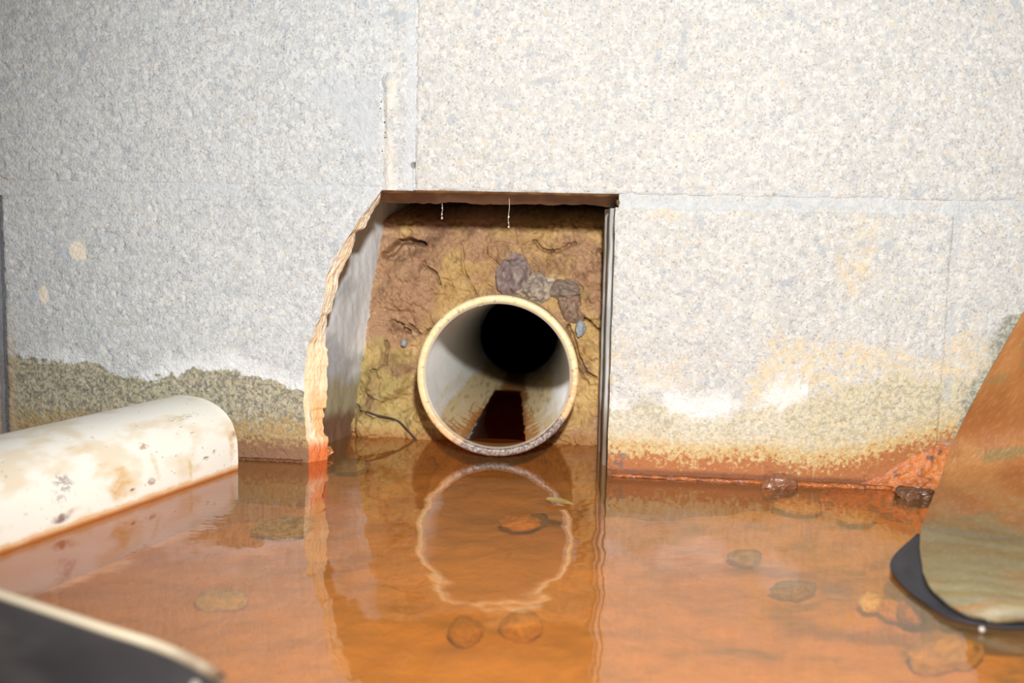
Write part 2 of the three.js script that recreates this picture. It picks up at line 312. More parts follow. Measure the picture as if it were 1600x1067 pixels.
// holes and crumbs along the loose edge of the head joint
{
  const bits = [];
  for (let k = 0; k < 13; k++) {
    const y = k < 8 ? 0.238 + 0.022 * rnd() : 0.212 + 0.02 * rnd(), r = 0.0003 + 0.0008 * rnd() * rnd(), g = new THREE.IcosahedronGeometry(r, 1);
    g.translate(-0.1528 + 0.0045 * (rnd() - 0.4), y, -0.0001); bits.push(g);
  }
  tag(mesh('mortar_crumb', mergeGeometries(bits), std({ color: new THREE.Color(0.10, 0.10, 0.11), roughness: 1 }), wall), 'dark crumbs and pin holes along the mortar edge', null, null, 'stuff');
}
// ragged remains of bedding mortar under the upper course, above the opening
const lip = grid(260, 10, (u, v) => {
  const x = mix(-0.1545, 0.0045, u), t = 0.0016 + 0.0011 * fbm(x * 120, 2, 96, 4), a = v * Math.PI;
  const n = fbm(x * 140, v * 3, 97, 3);
  return { p: [x, 0.1873 - t * Math.sin(a) * 1.0, mix(-0.0007, -0.016, v) + 0.0006 * n], c: mix3([0.46, 0.30, 0.11], [0.30, 0.19, 0.09], sst(-0.3, 0.4, n)) };
}, true);
tag(mesh('mortar_remnant', lip, std({ vertexColors: true, roughness: 0.9, side: THREE.DoubleSide }), wall), 'ragged tan mortar left under the block above the opening');
const fin = grid(220, 14, (u, v) => {
  const x = mix(-0.2, 0.004, u), a = v * Math.PI, h = 0.0095 + 0.0016 * fbm(x * 45, 4, 88, 3) + 0.0008 * fbm(x * 200, 4, 89, 3), n = fbm(x * 60, v * 3, 90, 4);
  return { p: [x, 0.1895 - h * Math.pow(Math.sin(a), 0.8), -0.050 - 0.008 * (v - 0.5) * 2 + 0.0012 * n], c: mix3([0.36, 0.27, 0.23], [0.52, 0.43, 0.38], sst(-0.35, 0.35, n)) };
}, true);
tag(mesh('mortar_remnant', fin, std({ vertexColors: true, roughness: 0.9, side: THREE.DoubleSide }), wall), 'brown squeezed mortar under the block behind the opening edge');
// underside of the upper course over the opening, dirty brown
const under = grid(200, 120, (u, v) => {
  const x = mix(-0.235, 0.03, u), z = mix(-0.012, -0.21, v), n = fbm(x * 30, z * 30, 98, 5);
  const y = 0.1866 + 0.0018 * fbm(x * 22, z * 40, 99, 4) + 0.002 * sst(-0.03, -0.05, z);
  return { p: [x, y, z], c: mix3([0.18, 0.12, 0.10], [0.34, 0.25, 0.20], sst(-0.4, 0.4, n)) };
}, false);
tag(mesh('dirty_underside', under, std({ vertexColors: true, roughness: 0.9, side: THREE.DoubleSide }), wall), 'dirty brown underside of the blocks above the opening');
// the rest of the wall outside the frame
for (const [y0, y1, x0] of [[0.394, 0.585, -1.35], [0.593, 0.785, -1.15]]) for (let k = 0; k < 7; k++) mesh('concrete_block', blockGeo(x0 + k * 0.405, x0 + k * 0.405 + 0.397, y0, y1, 0.19, 0.02, { clean: true }), blockMat, wall);
for (const [x0, x1] of [[-1.35, -0.957], [-0.949, -0.556], [0.2745, 0.67], [0.678, 1.35]]) mesh('concrete_block', blockGeo(x0, x1, 0.1885, 0.386, 0.19, 0.02, { clean: true }), blockMat, wall);
for (const [x0, x1] of [[-1.35, -0.838], [0.628, 1.35]]) mesh('concrete_block', blockGeo(x0, x1, -0.06, 0.179, 0.19, 0.02, { clean: true }), blockMat, wall);
{
  const back = new THREE.Mesh(); // mortar bed behind the joints, so that no light comes through them
  const g = [];
  for (const [x0, x1, y0, y1] of [[-1.4, 1.4, 0.385, 0.80], [-1.4, -0.5, -0.1, 0.4], [0.26, 1.4, -0.1, 0.4]]) { const b = new THREE.BoxGeometry(x1 - x0, y1 - y0, 0.17); b.translate((x0 + x1) / 2, (y0 + y1) / 2, -0.09); g.push(b); }
  mesh('mortar_joint', mergeGeometries(g), concreteMat, wall);
}

// ------------------------------------------------------------------ room shell outside the frame: a low crawl space
function shell(name, w, h, d, x, y, z, mat, label) { const g = new THREE.BoxGeometry(w, h, d); const m = mesh(name, g, mat); m.position.set(x, y, z); tag(m, label, null, null, 'structure'); return m; }
const woodMat = std({ color: new THREE.Color(0.20, 0.13, 0.08), roughness: 0.9 });
shell('wall_left', 0.2, 1.0, 2.7, -1.45, 0.3, 1.05, concreteMat, 'grey concrete side wall of the crawl space, outside the frame on the left');
shell('wall_right', 0.2, 1.0, 2.7, 1.45, 0.3, 1.05, concreteMat, 'grey concrete side wall of the crawl space, outside the frame on the right');
shell('wall_front', 3.1, 1.0, 0.2, 0, 0.3, 2.5, concreteMat, 'grey concrete wall of the crawl space behind the viewer');
shell('ceiling', 3.1, 0.1, 2.9, 0, 0.84, 1.1, woodMat, 'brown boarded underside of the floor above the crawl space');

// ------------------------------------------------------------------ muddy bed under the water
const MUD = (x, z) => {
  let y = -0.032 + 0.004 * fbm(x * 14, z * 14, 101, 4) + 0.0022 * fbm(x * 60, z * 60, 102, 3);
  y += 0.010 * sst(0.08, 0.0, z) * sst(0.02, 0.12, x) + 0.004 * sst(0.1, 0.2, x);
  y += 0.008 * sst(0.03, -0.07, z);
  y += 0.08 * sst(0.62, 1.1, z + 0.1 * fbm(x * 5, z * 5, 103, 3)) + 0.06 * sst(0.42, 0.8, Math.abs(x));
  return y;
};
const bed = grid(330, 330, (u, v) => {
  const U = u * 2 - 1, x = 0.52 * U + 0.88 * U * U * U, z = -0.2 + 0.75 * v + 1.9 * v * v * v, y = MUD(x, z);
  const n = fbm(x * 18, z * 18, 104, 5), g = fbm(x * 120, z * 120, 105, 3), r = sst(-0.05, 0.18, x + 0.05 * n);
  let c = mix3([0.86, 0.50, 0.20], [0.78, 0.43, 0.16], sst(-0.4, 0.4, n));
  c = mix3(c, [0.34, 0.17, 0.06], (0.25 + 0.5 * r) * sst(0.05, 0.45, fbm(x * 30, z * 45, 106, 4)));
  c = mix3(c, [0.22, 0.19, 0.10], (0.15 + 0.5 * r) * sst(0.15, 0.5, fbm(x * 55 + 3, z * 85, 107, 4)));
  c = mix3(c, [0.88, 0.60, 0.32], 0.35 * sst(0.2, 0.6, g));
  return { p: [x, y, z], c, uv: [x * 4, z * 4] };
}, true);
tag(mesh('floor', bed, std({ vertexColors: true, bumpMap: tileBump, bumpScale: 0.0012, roughness: 0.8 })), 'orange brown silt bed of the flooded floor', null, null, 'structure');

// ------------------------------------------------------------------ clay bank behind the opening
const CRACKS = [
  [[[-0.1800, 0.1400], [-0.1697, 0.1492], [-0.1595, 0.1519], [-0.1500, 0.1486]], 0.0030, 0.016],
  [[[-0.1479, 0.1345], [-0.1396, 0.1271], [-0.1338, 0.1172]], 0.0012, 0.007],
  [[[-0.0614, 0.1517], [-0.0536, 0.1468], [-0.0459, 0.1455], [-0.0359, 0.1498], [-0.0280, 0.1528]], 0.0014, 0.008],
  [[[-0.0110, 0.1480], [-0.0060, 0.1440], [-0.004, 0.135]], 0.0011, 0.006],
  [[[-0.1716, 0.0860], [-0.1640, 0.0825], [-0.1580, 0.0800]], 0.0024, 0.009],
  [[[-0.1580, 0.0860], [-0.1480, 0.0785], [-0.1360, 0.0830]], 0.0010, 0.006],
  [[[-0.2100, 0.0380], [-0.2018, 0.0278], [-0.1924, 0.0185]], 0.0022, 0.013],
  [[[-0.1924, 0.0185], [-0.1800, 0.0150], [-0.1650, 0.0120]], 0.0009, 0.004],
  [[[-0.0309, 0.0880], [-0.0230, 0.0639], [-0.0160, 0.0546], [-0.0076, 0.0500]], 0.0014, 0.008],
  [[[-0.0300, 0.0985], [-0.0180, 0.0930], [-0.0060, 0.0860]], 0.0012, 0.007],
  [[[-0.1750, 0.0720], [-0.1720, 0.0560], [-0.1870, 0.0480]], 0.0010, 0.006],
  [[[-0.1180, 0.1480], [-0.1150, 0.1280], [-0.1060, 0.1120]], 0.0008, 0.004],
];
const CLODS = [[-0.155, 0.118, 0.026, 0.007], [-0.120, 0.140, 0.028, 0.004], [-0.172, 0.043, 0.021, 0.010], [-0.182, 0.010, 0.018, 0.006], [-0.030, 0.150, 0.030, 0.004], [-0.012, 0.108, 0.016, 0.006], [-0.010, 0.06, 0.016, 0.006], [-0.086, 0.150, 0.018, 0.006], [-0.140, 0.010, 0.02, 0.004]];
function clayZ(x, y) {
  const [f1, f2] = worley(x * 62 + 0.5 * fbm(x * 50, y * 50, 110, 2), y * 62 + 0.5 * fbm(x * 50, y * 50, 113, 2), 111);
  let z = -0.095 - 0.30 * Math.max(0, y) - 0.020 * sst(-0.19, -0.225, x) + 0.55 * Math.max(0, -y);
  z -= 0.05 * sst(0.168, 0.19, y + 0.004 * fbm(x * 40, 1, 112, 3));
  z += 0.0045 * fbm(x * 30, y * 30, 114, 4) + 0.0034 * fbm(x * 120, y * 120, 115, 4) + 0.0016 * fbm(x * 340, y * 340, 116, 3);
  z -= 0.0030 * sst(0.14, 0.0, f2 - f1) * sst(-0.1, 0.3, fbm(x * 25, y * 25, 117, 3));
  { const [q1, q2, qi] = worley(x * 170 + fbm(x * 90, y * 90, 127, 2), y * 170 + fbm(x * 90, y * 90, 128, 2), 129); z += (0.0022 * qi * sst(0.7, 0.1, q1) - 0.0012 * sst(0.15, 0.0, q2 - q1)) * sst(-0.35, 0.2, fbm(x * 22 + 3, y * 22, 130, 3)); }
  for (const [cx, cy, r, h] of CLODS) { const d = Math.hypot(x - cx, y - cy) / r + 0.25 * fbm(x * 60, y * 60, 118, 3); z += h * sst(1.05, 0.55, d); }
  for (const [pts, w, h] of CRACKS) {
    const [d, t] = segDist(x + 0.0022 * fbm(x * 150, y * 150, 119, 3), y + 0.0022 * fbm(x * 150 + 9, y * 150, 120, 3), pts);
    if (d < 0.012) z -= h * sst(w * (1.5 - 0.8 * t), w * 0.35, d);
  }
  return z;
}
const clay = grid(300, 260, (u, v) => {
  const x = mix(-0.262, 0.022, u), y = mix(-0.045, 0.20, v), z = clayZ(x, y);
  const n = fbm(x * 24, y * 24, 121, 4), m = fbm(x * 55 + 4, y * 55, 122, 4), g = vn(x * 700, y * 700, 123);
  let c = mix3([0.47, 0.29, 0.105], [0.60, 0.40, 0.16], sst(-0.4, 0.4, m));
  c = mix3(c, [0.40, 0.225, 0.13], 0.9 * sst(-0.08, 0.28, n + 0.3 * sst(0.05, 0.11, y) - 0.12));
  c = mix3(c, [0.40, 0.32, 0.11], 0.75 * sst(0.075, 0.055, y + 0.02 * m) * sst(-0.13, -0.17, x + 0.02 * n) * sst(0.0, 0.015, y));
  c = mix3(c, [0.27, 0.145, 0.085], 0.7 * sst(0.15, 0.45, fbm(x * 38, y * 38, 125, 4)));
  c = mix3(c, [0.62, 0.46, 0.25], 0.45 * sst(0.60, 0.85, 0.5 * g + 0.5 * vn(x * 330, y * 330, 47)));
  c = mix3(c, [0.15, 0.09, 0.045], 0.55 * sst(0.60, 0.85, 0.6 * vn(x * 420, y * 420, 126) + 0.4 * vn(x * 170, y * 170, 48)));
  c = mix3(c, [0.36, 0.17, 0.05], 0.8 * sst(-0.006, 0.004, 0.006 + 0.006 * n - y));
  return { p: [x, y, z], c, uv: [x * 6, y * 6] };
}, false, (i, j) => Math.hypot(mix(-0.262, 0.022, (i + 0.5) / 300) + 0.0832, mix(-0.045, 0.20, (j + 0.5) / 260) - 0.0545) < 0.0525);
tag(mesh('clay_bank', clay, std({ vertexColors: true, bumpMap: tileBump, bumpScale: 0.0016, roughness: 0.72 })), 'cracked ochre and red brown clay packed behind the opening around the pipe', null, null, 'structure');

// stones
function rockGeo(sx, sy, sz, s, c1, c2, rough = 0.22, facet = 0.35, detail = 14) {
  let g = new THREE.IcosahedronGeometry(1, detail); g.deleteAttribute('uv'); g.deleteAttribute('normal'); g = mergeVertices(g, 1e-5);
  const p = g.attributes.position, col = [];
  const planes = []; let q = s * 977 + 5; const r = () => { q = (Math.imul(q, 1664525) + 1013904223) >>> 0; return q / 4294967296; };
  for (let k = 0; k < 11; k++) { const a = r() * 6.283, b = Math.acos(2 * r() - 1); planes.push([Math.sin(b) * Math.cos(a), Math.cos(b), Math.sin(b) * Math.sin(a), 0.66 + 0.25 * r()]); }
  for (let i = 0; i < p.count; i++) {
    let x = p.getX(i), y = p.getY(i), z = p.getZ(i), k = 1;
    for (const [a, b, c, d] of planes) { const t = a * x + b * y + c * z; if (t > d) k = Math.min(k, mix(1, d / t, facet * 2)); }
    const n = fbm3(x * 1.6 + s, y * 1.6, z * 1.6, s, 4), f = fbm3(x * 5 + s, y * 5, z * 5, s + 3, 3);
    k *= 1 + rough * n + rough * 0.35 * f;
    p.setXYZ(i, x * k * sx, y * k * sy, z * k * sz);
    const t = sst(-0.3, 0.3, 0.6 * fbm3(x * 2.5, y * 2.5, z * 2.5, s + 50, 4) + 0.6 * fbm3(x * 7, y * 7, z * 7, s + 70, 2)), e = 0.9 + 0.45 * f; col.push(...mul3(mix3(c1, c2, t), e));
  }
  g.setAttribute('color', new THREE.Float32BufferAttribute(col, 3)); g.computeVertexNormals();
  return g;
}
const stoneMat = std({ vertexColors: true, roughness: 0.65 }), wetStone = std({ vertexColors: true, roughness: 0.35 });
function stone(name, label, group, pos, size, s, c1, c2, turn = 0, tilt = 0, mat = stoneMat, rough, facet) {
  const m = mesh(name, rockGeo(...size, s, c1, c2, rough, facet), mat); m.position.set(...pos); m.rotation.set(tilt, turn, tilt * 0.5); tag(m, label, name === 'pebble' ? 'pebble' : 'stone', group); return m;
}
const cz = (x, y) => clayZ(x, y);
const PUR = [0.22, 0.15, 0.14], GRY = [0.30, 0.24, 0.20];
stone('rock', 'largest purple grey rock bedded in the clay just above the pipe', 'rocks in the clay', [-0.0760, 0.1250, -0.130], [0.0150, 0.0200, 0.012], 3, PUR, [0.36, 0.28, 0.26], 0.2, 0.05, stoneMat, 0.32, 0.5);
stone('rock', 'jagged pale grey rock right of the purple rock above the pipe', 'rocks in the clay', [-0.0570, 0.1155, -0.127], [0.0175, 0.013, 0.011], 8, GRY, [0.60, 0.50, 0.39], 0.5, 0.2, stoneMat, 0.3, 0.5);
stone('rock', 'brown grey rock sloping down to the right above the pipe rim', 'rocks in the clay', [-0.0360, 0.1150, -0.127], [0.0165, 0.0095, 0.010], 12, [0.25, 0.17, 0.12], GRY, -0.3, -0.5, stoneMat, 0.3, 0.5);
stone('rock', 'reddish brown rock at the upper right of the pipe rim', 'rocks in the clay', [-0.0300, 0.1010, -0.123], [0.0110, 0.0140, 0.009], 17, [0.27, 0.15, 0.09], [0.33, 0.23, 0.17], 0.1, 0.4, stoneMat, 0.3, 0.4);
stone('pebble', 'blue grey pebble in the clay right of the pipe', null, [-0.0222, 0.0870, -0.1150], [0.0042, 0.0072, 0.004], 21, [0.30, 0.32, 0.36], [0.42, 0.44, 0.48], 0.3, -0.3);
stone('pebble', 'small blue grey pebble in the clay left of the pipe', null, [-0.1600, 0.0715, -0.1125], [0.0026, 0.0034, 0.003], 22, [0.34, 0.37, 0.42], [0.44, 0.46, 0.50], 0.3, 0.3);
// thin root across the clay
const tube = (pts, r, n = 40, m = 7) => new THREE.TubeGeometry(new THREE.CatmullRomCurve3(pts), n, r, m);
tag(mesh('root', tube([[-0.1860, 0.0195], [-0.176, 0.0170], [-0.1625, 0.0125], [-0.152, 0.0055], [-0.1440, -0.0015]].map(([x, y]) => V(x, y, cz(x, y) + 0.0012)), 0.0008), std({ color: new THREE.Color(0.05, 0.035, 0.025), roughness: 0.6 })), 'thin dark root hanging over the clay left of the pipe', 'root');

// ------------------------------------------------------------------ the drain pipe
const pipe = base('drain_pipe', V(-0.0775, 0.0594, -0.038));
tag(pipe, 'round cream plastic drain pipe in the opening, stained rust brown inside', 'pipe');
pipe.rotation.order = 'YXZ';
pipe.rotation.set(-3.4 * Math.PI / 180, 3.7 * Math.PI / 180, 0);   // runs back into the bank, slightly down
const RO = 0.0573, RI = 0.0509, PL = 0.62;
function pipeInside(u, v) {                          // u round (0.75 = lowest), v along from the mouth
  const a = (u - 0.75) * Math.PI * 2, s = v * PL, ph = Math.atan2(Math.sin(a), Math.cos(a));
  const st = fbm(ph * 9, s * 9, 131, 4), fi = fbm(ph * 7, s * 150, 132, 4), w = Math.abs(ph + 0.02);
  let c = mul3([0.90, 0.905, 0.895], 1 + 0.10 * fbm(ph * 5, s * 20, 133, 4) + 0.06 * fi);
  c = mix3(c, [0.93, 0.93, 0.91], 0.5 * sst(0.2, 0.5, fbm(ph * 14, s * 6, 134, 3)));
  c = mix3(c, [0.76, 0.56, 0.24], 0.80 * sst(-0.22, 0.18, 0.95 - w + 0.34 * st + 0.22 * fi - 0.6 * sst(0.25, 0.5, s) * 0.2));
  c = mix3(c, [0.33, 0.22, 0.07], 0.75 * sst(0.15, 0.45, fbm(ph * 20, s * 26, 135, 3)) * sst(1.1, 0.6, w));
  c = mix3(c, [0.52, 0.20, 0.04], 0.9 * sst(-0.10, 0.12, 0.66 - s * 1.0 - w + 0.16 * st + 0.20 * fi));
  c = mix3(c, [0.25, 0.115, 0.035], 0.92 * sst(-0.03, 0.06, 0.44 - 0.28 * s - w + 0.06 * st + 0.10 * fi));
  return mix3(c, [0.72, 0.72, 0.68], 0.5 * sst(0.004, 0.002, s));
}
const boreMap = dataTex(1024, 512, pipeInside, true);
const bore = grid(128, 60, (u, v) => { const a = u * Math.PI * 2, s = PL * v * v, r = RI + 0.0011 * sst(0.0022, 0, s); return { p: [r * Math.cos(a), r * Math.sin(a), -s - 0.0004], uv: [u, v * v] }; }, true);
mesh('bore', bore, new THREE.MeshPhysicalMaterial({ map: boreMap, roughness: 0.45, sheen: 0.7, sheenRoughness: 0.6, sheenColor: new THREE.Color(1, 1, 1), sheenColorMap: boreMap, side: THREE.DoubleSide }), pipe);
const rimCol = (a, s) => {                           // weathered cream plastic, rusty below, grey grit at the bottom
  const d = Math.abs(Math.atan2(Math.sin(a + Math.PI / 2 - 0.25), Math.cos(a + Math.PI / 2 - 0.25))), n = fbm(a * 9, s * 90, 141, 4), g = vn(a * 160, s * 1400, 142);
  let c = mul3([0.83, 0.66, 0.37], 1 + 0.07 * n);
  c = mix3(c, [0.78, 0.46, 0.23], 0.8 * sst(-0.2, 0.2, 1.35 - d + 0.25 * n));
  c = mix3(c, mix3([0.10, 0.075, 0.075], [0.38, 0.33, 0.33], sst(0.35, 0.75, g)), 0.92 * sst(-0.07, 0.07, 0.72 - d + 0.22 * n));
  return mix3(c, [0.35, 0.25, 0.14], 0.6 * sst(0.80, 0.88, vn(a * 40, s * 300, 143)));
};
const rim = grid(360, 8, (u, v) => {
  const a = u * Math.PI * 2, k = v * 2 - 1, r = mix(RI + 0.001, RO, v), z = 0.0005 - 0.0014 * Math.pow(Math.abs(k), 5), bite = 0.0004 * fbm(a * 20, v, 144, 3);
  return { p: [r * Math.cos(a), r * Math.sin(a), z + bite], c: rimCol(a, r), uv: [a, r * 8] };
}, true);
mesh('rim', rim, std({ vertexColors: true, roughness: 0.38, side: THREE.DoubleSide, bumpMap: tileBump, bumpScale: 0.0002 }), pipe);
const barrel = grid(160, 40, (u, v) => { const a = u * Math.PI * 2, s = PL * v * v; return { p: [RO * Math.cos(a), RO * Math.sin(a), -s - 0.0008], c: mul3(rimCol(a, 0.05 + s), 0.9), uv: [a, s] }; }, false);
mesh('barrel', barrel, std({ vertexColors: true, roughness: 0.5, side: THREE.DoubleSide }), pipe);
{ // frayed burr on the top of the rim
  const g = []; for (let k = 0; k < 7; k++) { const a = 1.80 + 0.07 * (rnd() - 0.5) * 2, r = RI + 0.002; g.push(tube([V(r * Math.cos(a), r * Math.sin(a), 0.0006), V((r - 0.002) * Math.cos(a + 0.02), (r - 0.002) * Math.sin(a), 0.0016), V((r - 0.003 + 0.004 * rnd()) * Math.cos(a + 0.08 * (rnd() - 0.5)), (r - 0.003 + 0.004 * rnd()) * Math.sin(a), 0.0022)], 0.00018, 8, 4)); }
  tag(mesh('burr', mergeGeometries(g), std({ color: new THREE.Color(0.55, 0.45, 0.33) }), pipe), 'small frayed burr on the top of the rim');
}
// dark trickle lying in the pipe
const trick = grid(24, 80, (u, v) => {
  const s = 0.001 + v * 0.365, half = mix(0.0215, 0.0165, v), x = (u - 0.5) * 2 * (half + 0.0016 * fbm(s * 60, u > 0.5 ? 3 : 8, 151, 3)) - 0.001 - 0.006 * v;
  const y = -Math.sqrt(RI * RI - half * half) + 0.0012 - 0.0012 * Math.pow(Math.abs(u - 0.5) * 2, 4);
  return { p: [x, y, -s] };
}, false);
tag(mesh('wet_trickle', trick, new THREE.MeshPhysicalMaterial({ color: new THREE.Color(0.34, 0.15, 0.06), roughness: 0.04, transmission: 1, thickness: 0, ior: 1.4, side: THREE.DoubleSide }), pipe), 'dark brown wet trickle along the bottom of the pipe');

// ------------------------------------------------------------------ cream pipe lying in the water on the left
const AX = [-0.2649, 0, 0.9643], NX = [0.9643, 0, 0.2649];
const left = base('plastic_pipe', V(-0.287, 0, 0.0185));
tag(left, 'cream plastic pipe with dark smudges lying half sunk in the water at the left', 'pipe');
function leftCol(s, a) {                             // s along from the end, a = angle above the water on the right side
  const y = 0.045 * Math.sin(a), n = fbm(s * 40, a * 3, 161, 5), n2 = fbm(s * 90, a * 8, 162, 4), g = vn(s * 900, a * 60, 163);
  let c = mul3([0.96, 0.935, 0.86], 1 + 0.03 * n);
  c = mix3(c, [0.76, 0.60, 0.37], 0.55 * sst(0.05, 0.5, n + 0.25 * sst(0.9, 1.4, a)));
  const spot = (s0, a0, rs, ra, col, k, rag = 0.7) => { const d = Math.hypot((s - s0) / rs, (a - a0) / ra) + rag * n2; c = mix3(c, col, k * sst(1.05, 0.2, d) * (rag > 1.2 ? sst(0.40, 0.62, g * 0.5 + 0.25 + 0.45 * fbm(s * 420, a * 34, 166, 3)) : 0.55 + 0.45 * sst(-0.3, 0.3, fbm(s * 300, a * 24, 167, 3)))); };
  spot(0.103, 0.337, 0.011, 0.22, [0.72, 0.42, 0.13], 0.75); spot(0.1117, 0.52, 0.012, 0.12, [0.76, 0.52, 0.24], 0.6);
  spot(0.1444, 0.53, 0.0055, 0.16, [0.30, 0.27, 0.26], 0.75, 1.3); spot(0.1474, 0.36, 0.006, 0.16, [0.36, 0.30, 0.27], 0.7, 1.3); spot(0.1492, 0.18, 0.0075, 0.07, [0.19, 0.10, 0.08], 0.85, 0.9); spot(0.142, 0.22, 0.009, 0.05, [0.50, 0.27, 0.15], 0.7, 0.9);
  spot(0.029, 0.30, 0.004, 0.07, [0.18, 0.12, 0.08], 0.9, 1.5); spot(0.021, 0.36, 0.003, 0.05, [0.2, 0.13, 0.09], 0.8, 1.5);
  spot(-0.0005, 0.52, 0.0045, 0.08, [0.42, 0.20, 0.10], 0.8, 1.1); spot(0.004, 0.40, 0.003, 0.25, [0.70, 0.50, 0.24], 0.7, 0.9);
  spot(0.0763, 0.68, 0.005, 0.07, [0.45, 0.28, 0.12], 0.75, 1.3); spot(0.074, 0.50, 0.0025, 0.22, [0.76, 0.56, 0.30], 0.6, 1); spot(0.0966, 0.22, 0.003, 0.03, [0.14, 0.09, 0.06], 0.9, 0.8); spot(0.080, 0.24, 0.003, 0.05, [0.3, 0.16, 0.1], 0.8, 1);
  spot(0.045, 0.25, 0.002, 0.20, [0.72, 0.54, 0.24], 0.7, 0.8); spot(0.195, 0.25, 0.010, 0.1, [0.8, 0.62, 0.40], 0.6, 1); spot(0.03, 0.98, 0.012, 0.05, [0.5, 0.36, 0.2], 0.55, 1.4); spot(0.12, 0.9, 0.02, 0.10, [0.80, 0.62, 0.42], 0.6, 1.2);
  c = mix3(c, [0.30, 0.20, 0.12], 0.7 * sst(0.95, 0.98, vn(s * 420, a * 24, 164)));
  c = mix3(c, [0.74, 0.40, 0.13], 0.8 * sst(-0.0015, 0.0015, 0.0036 + 0.0014 * n2 + 0.0009 * (g - 0.5) - y));
  return mix3(c, [0.50, 0.17, 0.04], 0.9 * sst(-0.0008, 0.0008, 0.0013 + 0.0006 * n2 - y));
}
const leftMap = dataTex(1024, 1024, (u, v) => leftCol(u * 0.42 - 0.01, (v - 0.25) * Math.PI * 2), true, THREE.ClampToEdgeWrapping);
const LR = 0.0448;
const leftPoint = (s, a, r) => {
  const c = Math.cos(a), d = Math.sin(a), e = 2.35, k = r / Math.pow(Math.pow(Math.abs(c), e) + Math.pow(Math.abs(d), e), 1 / e);
  const b = k * c - (LR - 0.0448), h = k * d, w = s - 0.007 * sst(0, 0.04, h) * sst(0.06, 0, s) ;
  return [AX[0] * w + NX[0] * b, h, AX[2] * w + NX[2] * b];
};
const leftBody = (r0, flip) => grid(100, 96, (u, v) => { const s = 0.36 * u - 0.002 + 0.0006 * fbm(v * 30, 2, 165, 3) * (u < 0.02 ? 1 : 0), a = (v - 0.25) * Math.PI * 2, r = r0 - 0.0012 * Math.pow(clamp(1 - u * 0.36 / 0.003), 2) * (flip ? -0.4 : 1); return { p: leftPoint(s, a, r), uv: [(s + 0.01) / 0.42, v] }; }, flip);
const leftMat = std({ map: leftMap, roughness: 0.45, side: THREE.DoubleSide });
mesh('barrel', leftBody(LR, true), leftMat, left);
mesh('bore', leftBody(LR - 0.0042, false), leftMat, left);
mesh('rim', grid(96, 4, (u, v) => { const a = (u - 0.25) * Math.PI * 2; return { p: leftPoint(-0.002 + 0.0006 * fbm(u * 30, 2, 165, 3), a, mix(LR - 0.0012, LR - 0.0037, v)), uv: [0.01, u] }; }, false), leftMat, left);

// ------------------------------------------------------------------ helper for thick bent sheets
function slab(nu, nv, f, col, th, uvs = 4) {
  const top = grid(nu, nv, (u, v) => ({ p: f(u, v), c: col(u, v, f(u, v)), uv: [u * uvs, v * uvs] }));
  const P = top.attributes.position, N = top.attributes.normal, w = nu + 1, at = (i, j) => j * w + i;
  const low = (k) => [P.getX(k) - N.getX(k) * th, P.getY(k) - N.getY(k) * th, P.getZ(k) - N.getZ(k) * th], up = (k) => [P.getX(k), P.getY(k), P.getZ(k)], cc = (k) => [top.attributes.color.getX(k), top.attributes.color.getY(k), top.attributes.color.getZ(k)];
  const under = grid(nu, nv, (u, v, i, j) => ({ p: low(at(i, j)), c: cc(at(i, j)), uv: [u * uvs, v * uvs] }), true);
  const rims = [];
  const edge = (n, k, flip) => rims.push(grid(n, 1, (u, v, i, j) => ({ p: j ? low(k(i)) : up(k(i)), c: cc(k(i)), uv: [u, v] }), flip));
  edge(nu, (i) => at(i, 0), true); edge(nu, (i) => at(i, nv), false); edge(nv, (j) => at(0, j), false); edge(nv, (j) => at(nu, j), true);
  return mergeGeometries([top, under, ...rims]);
}
// ------------------------------------------------------------------ brown sheet leaning at the right
const sheet = base('plastic_sheet', V(0, 0, 0));
tag(sheet, 'wet rust brown plastic sheet leaning on the wall at the right, curling over the water', 'sheet');
const SE = new THREE.CatmullRomCurve3([V(0.2319, 0.1242, 0.075), V(0.2210, 0.0826, 0.055), V(0.2137, 0.0388, 0.030), V(0.2068, 0.0175, 0.035), V(0.1869, 0.0062, 0.0766), V(0.1690, 0.0048, 0.124), V(0.1575, 0.0056, 0.165), V(0.1495, 0.0050, 0.205), V(0.1530, 0.0040, 0.229), V(0.1601, 0.0034, 0.2385), V(0.1809, 0.0034, 0.2335)], false, 'centripetal');
const SR = new THREE.CatmullRomCurve3([V(0.335, 0.1300, 0.110), V(0.335, 0.1080, 0.108), V(0.335, 0.0820, 0.110), V(0.335, 0.0640, 0.120), V(0.335, 0.0480, 0.140), V(0.330, 0.0350, 0.160), V(0.325, 0.0265, 0.185), V(0.315, 0.0190, 0.205), V(0.300, 0.0130, 0.218), V(0.285, 0.0085, 0.225), V(0.270, 0.0060, 0.226)], false, 'centripetal');
const sheetP = (u, v) => {
  const a = SE.getPoint(v), b = SR.getPoint(v), p = a.lerp(b, u), k = Math.sin(Math.PI * Math.min(1, u * 1.2)) ;
  const w = 0.004 * k * Math.sin(v * 9 + u * 2) * sst(0.3, 0.5, v) * sst(1, 0.85, v) + 0.0022 * k * fbm(u * 4, v * 9, 171, 4) + 0.004 * sst(0, 0.12, u) * sst(0.45, 0.6, v) * sst(0.98, 0.85, v);
  return [p.x - w * 0.3, p.y + w * 0.8 + 0.0004 * fbm(u * 40, v * 40, 172, 2), p.z + w * 0.5];
};
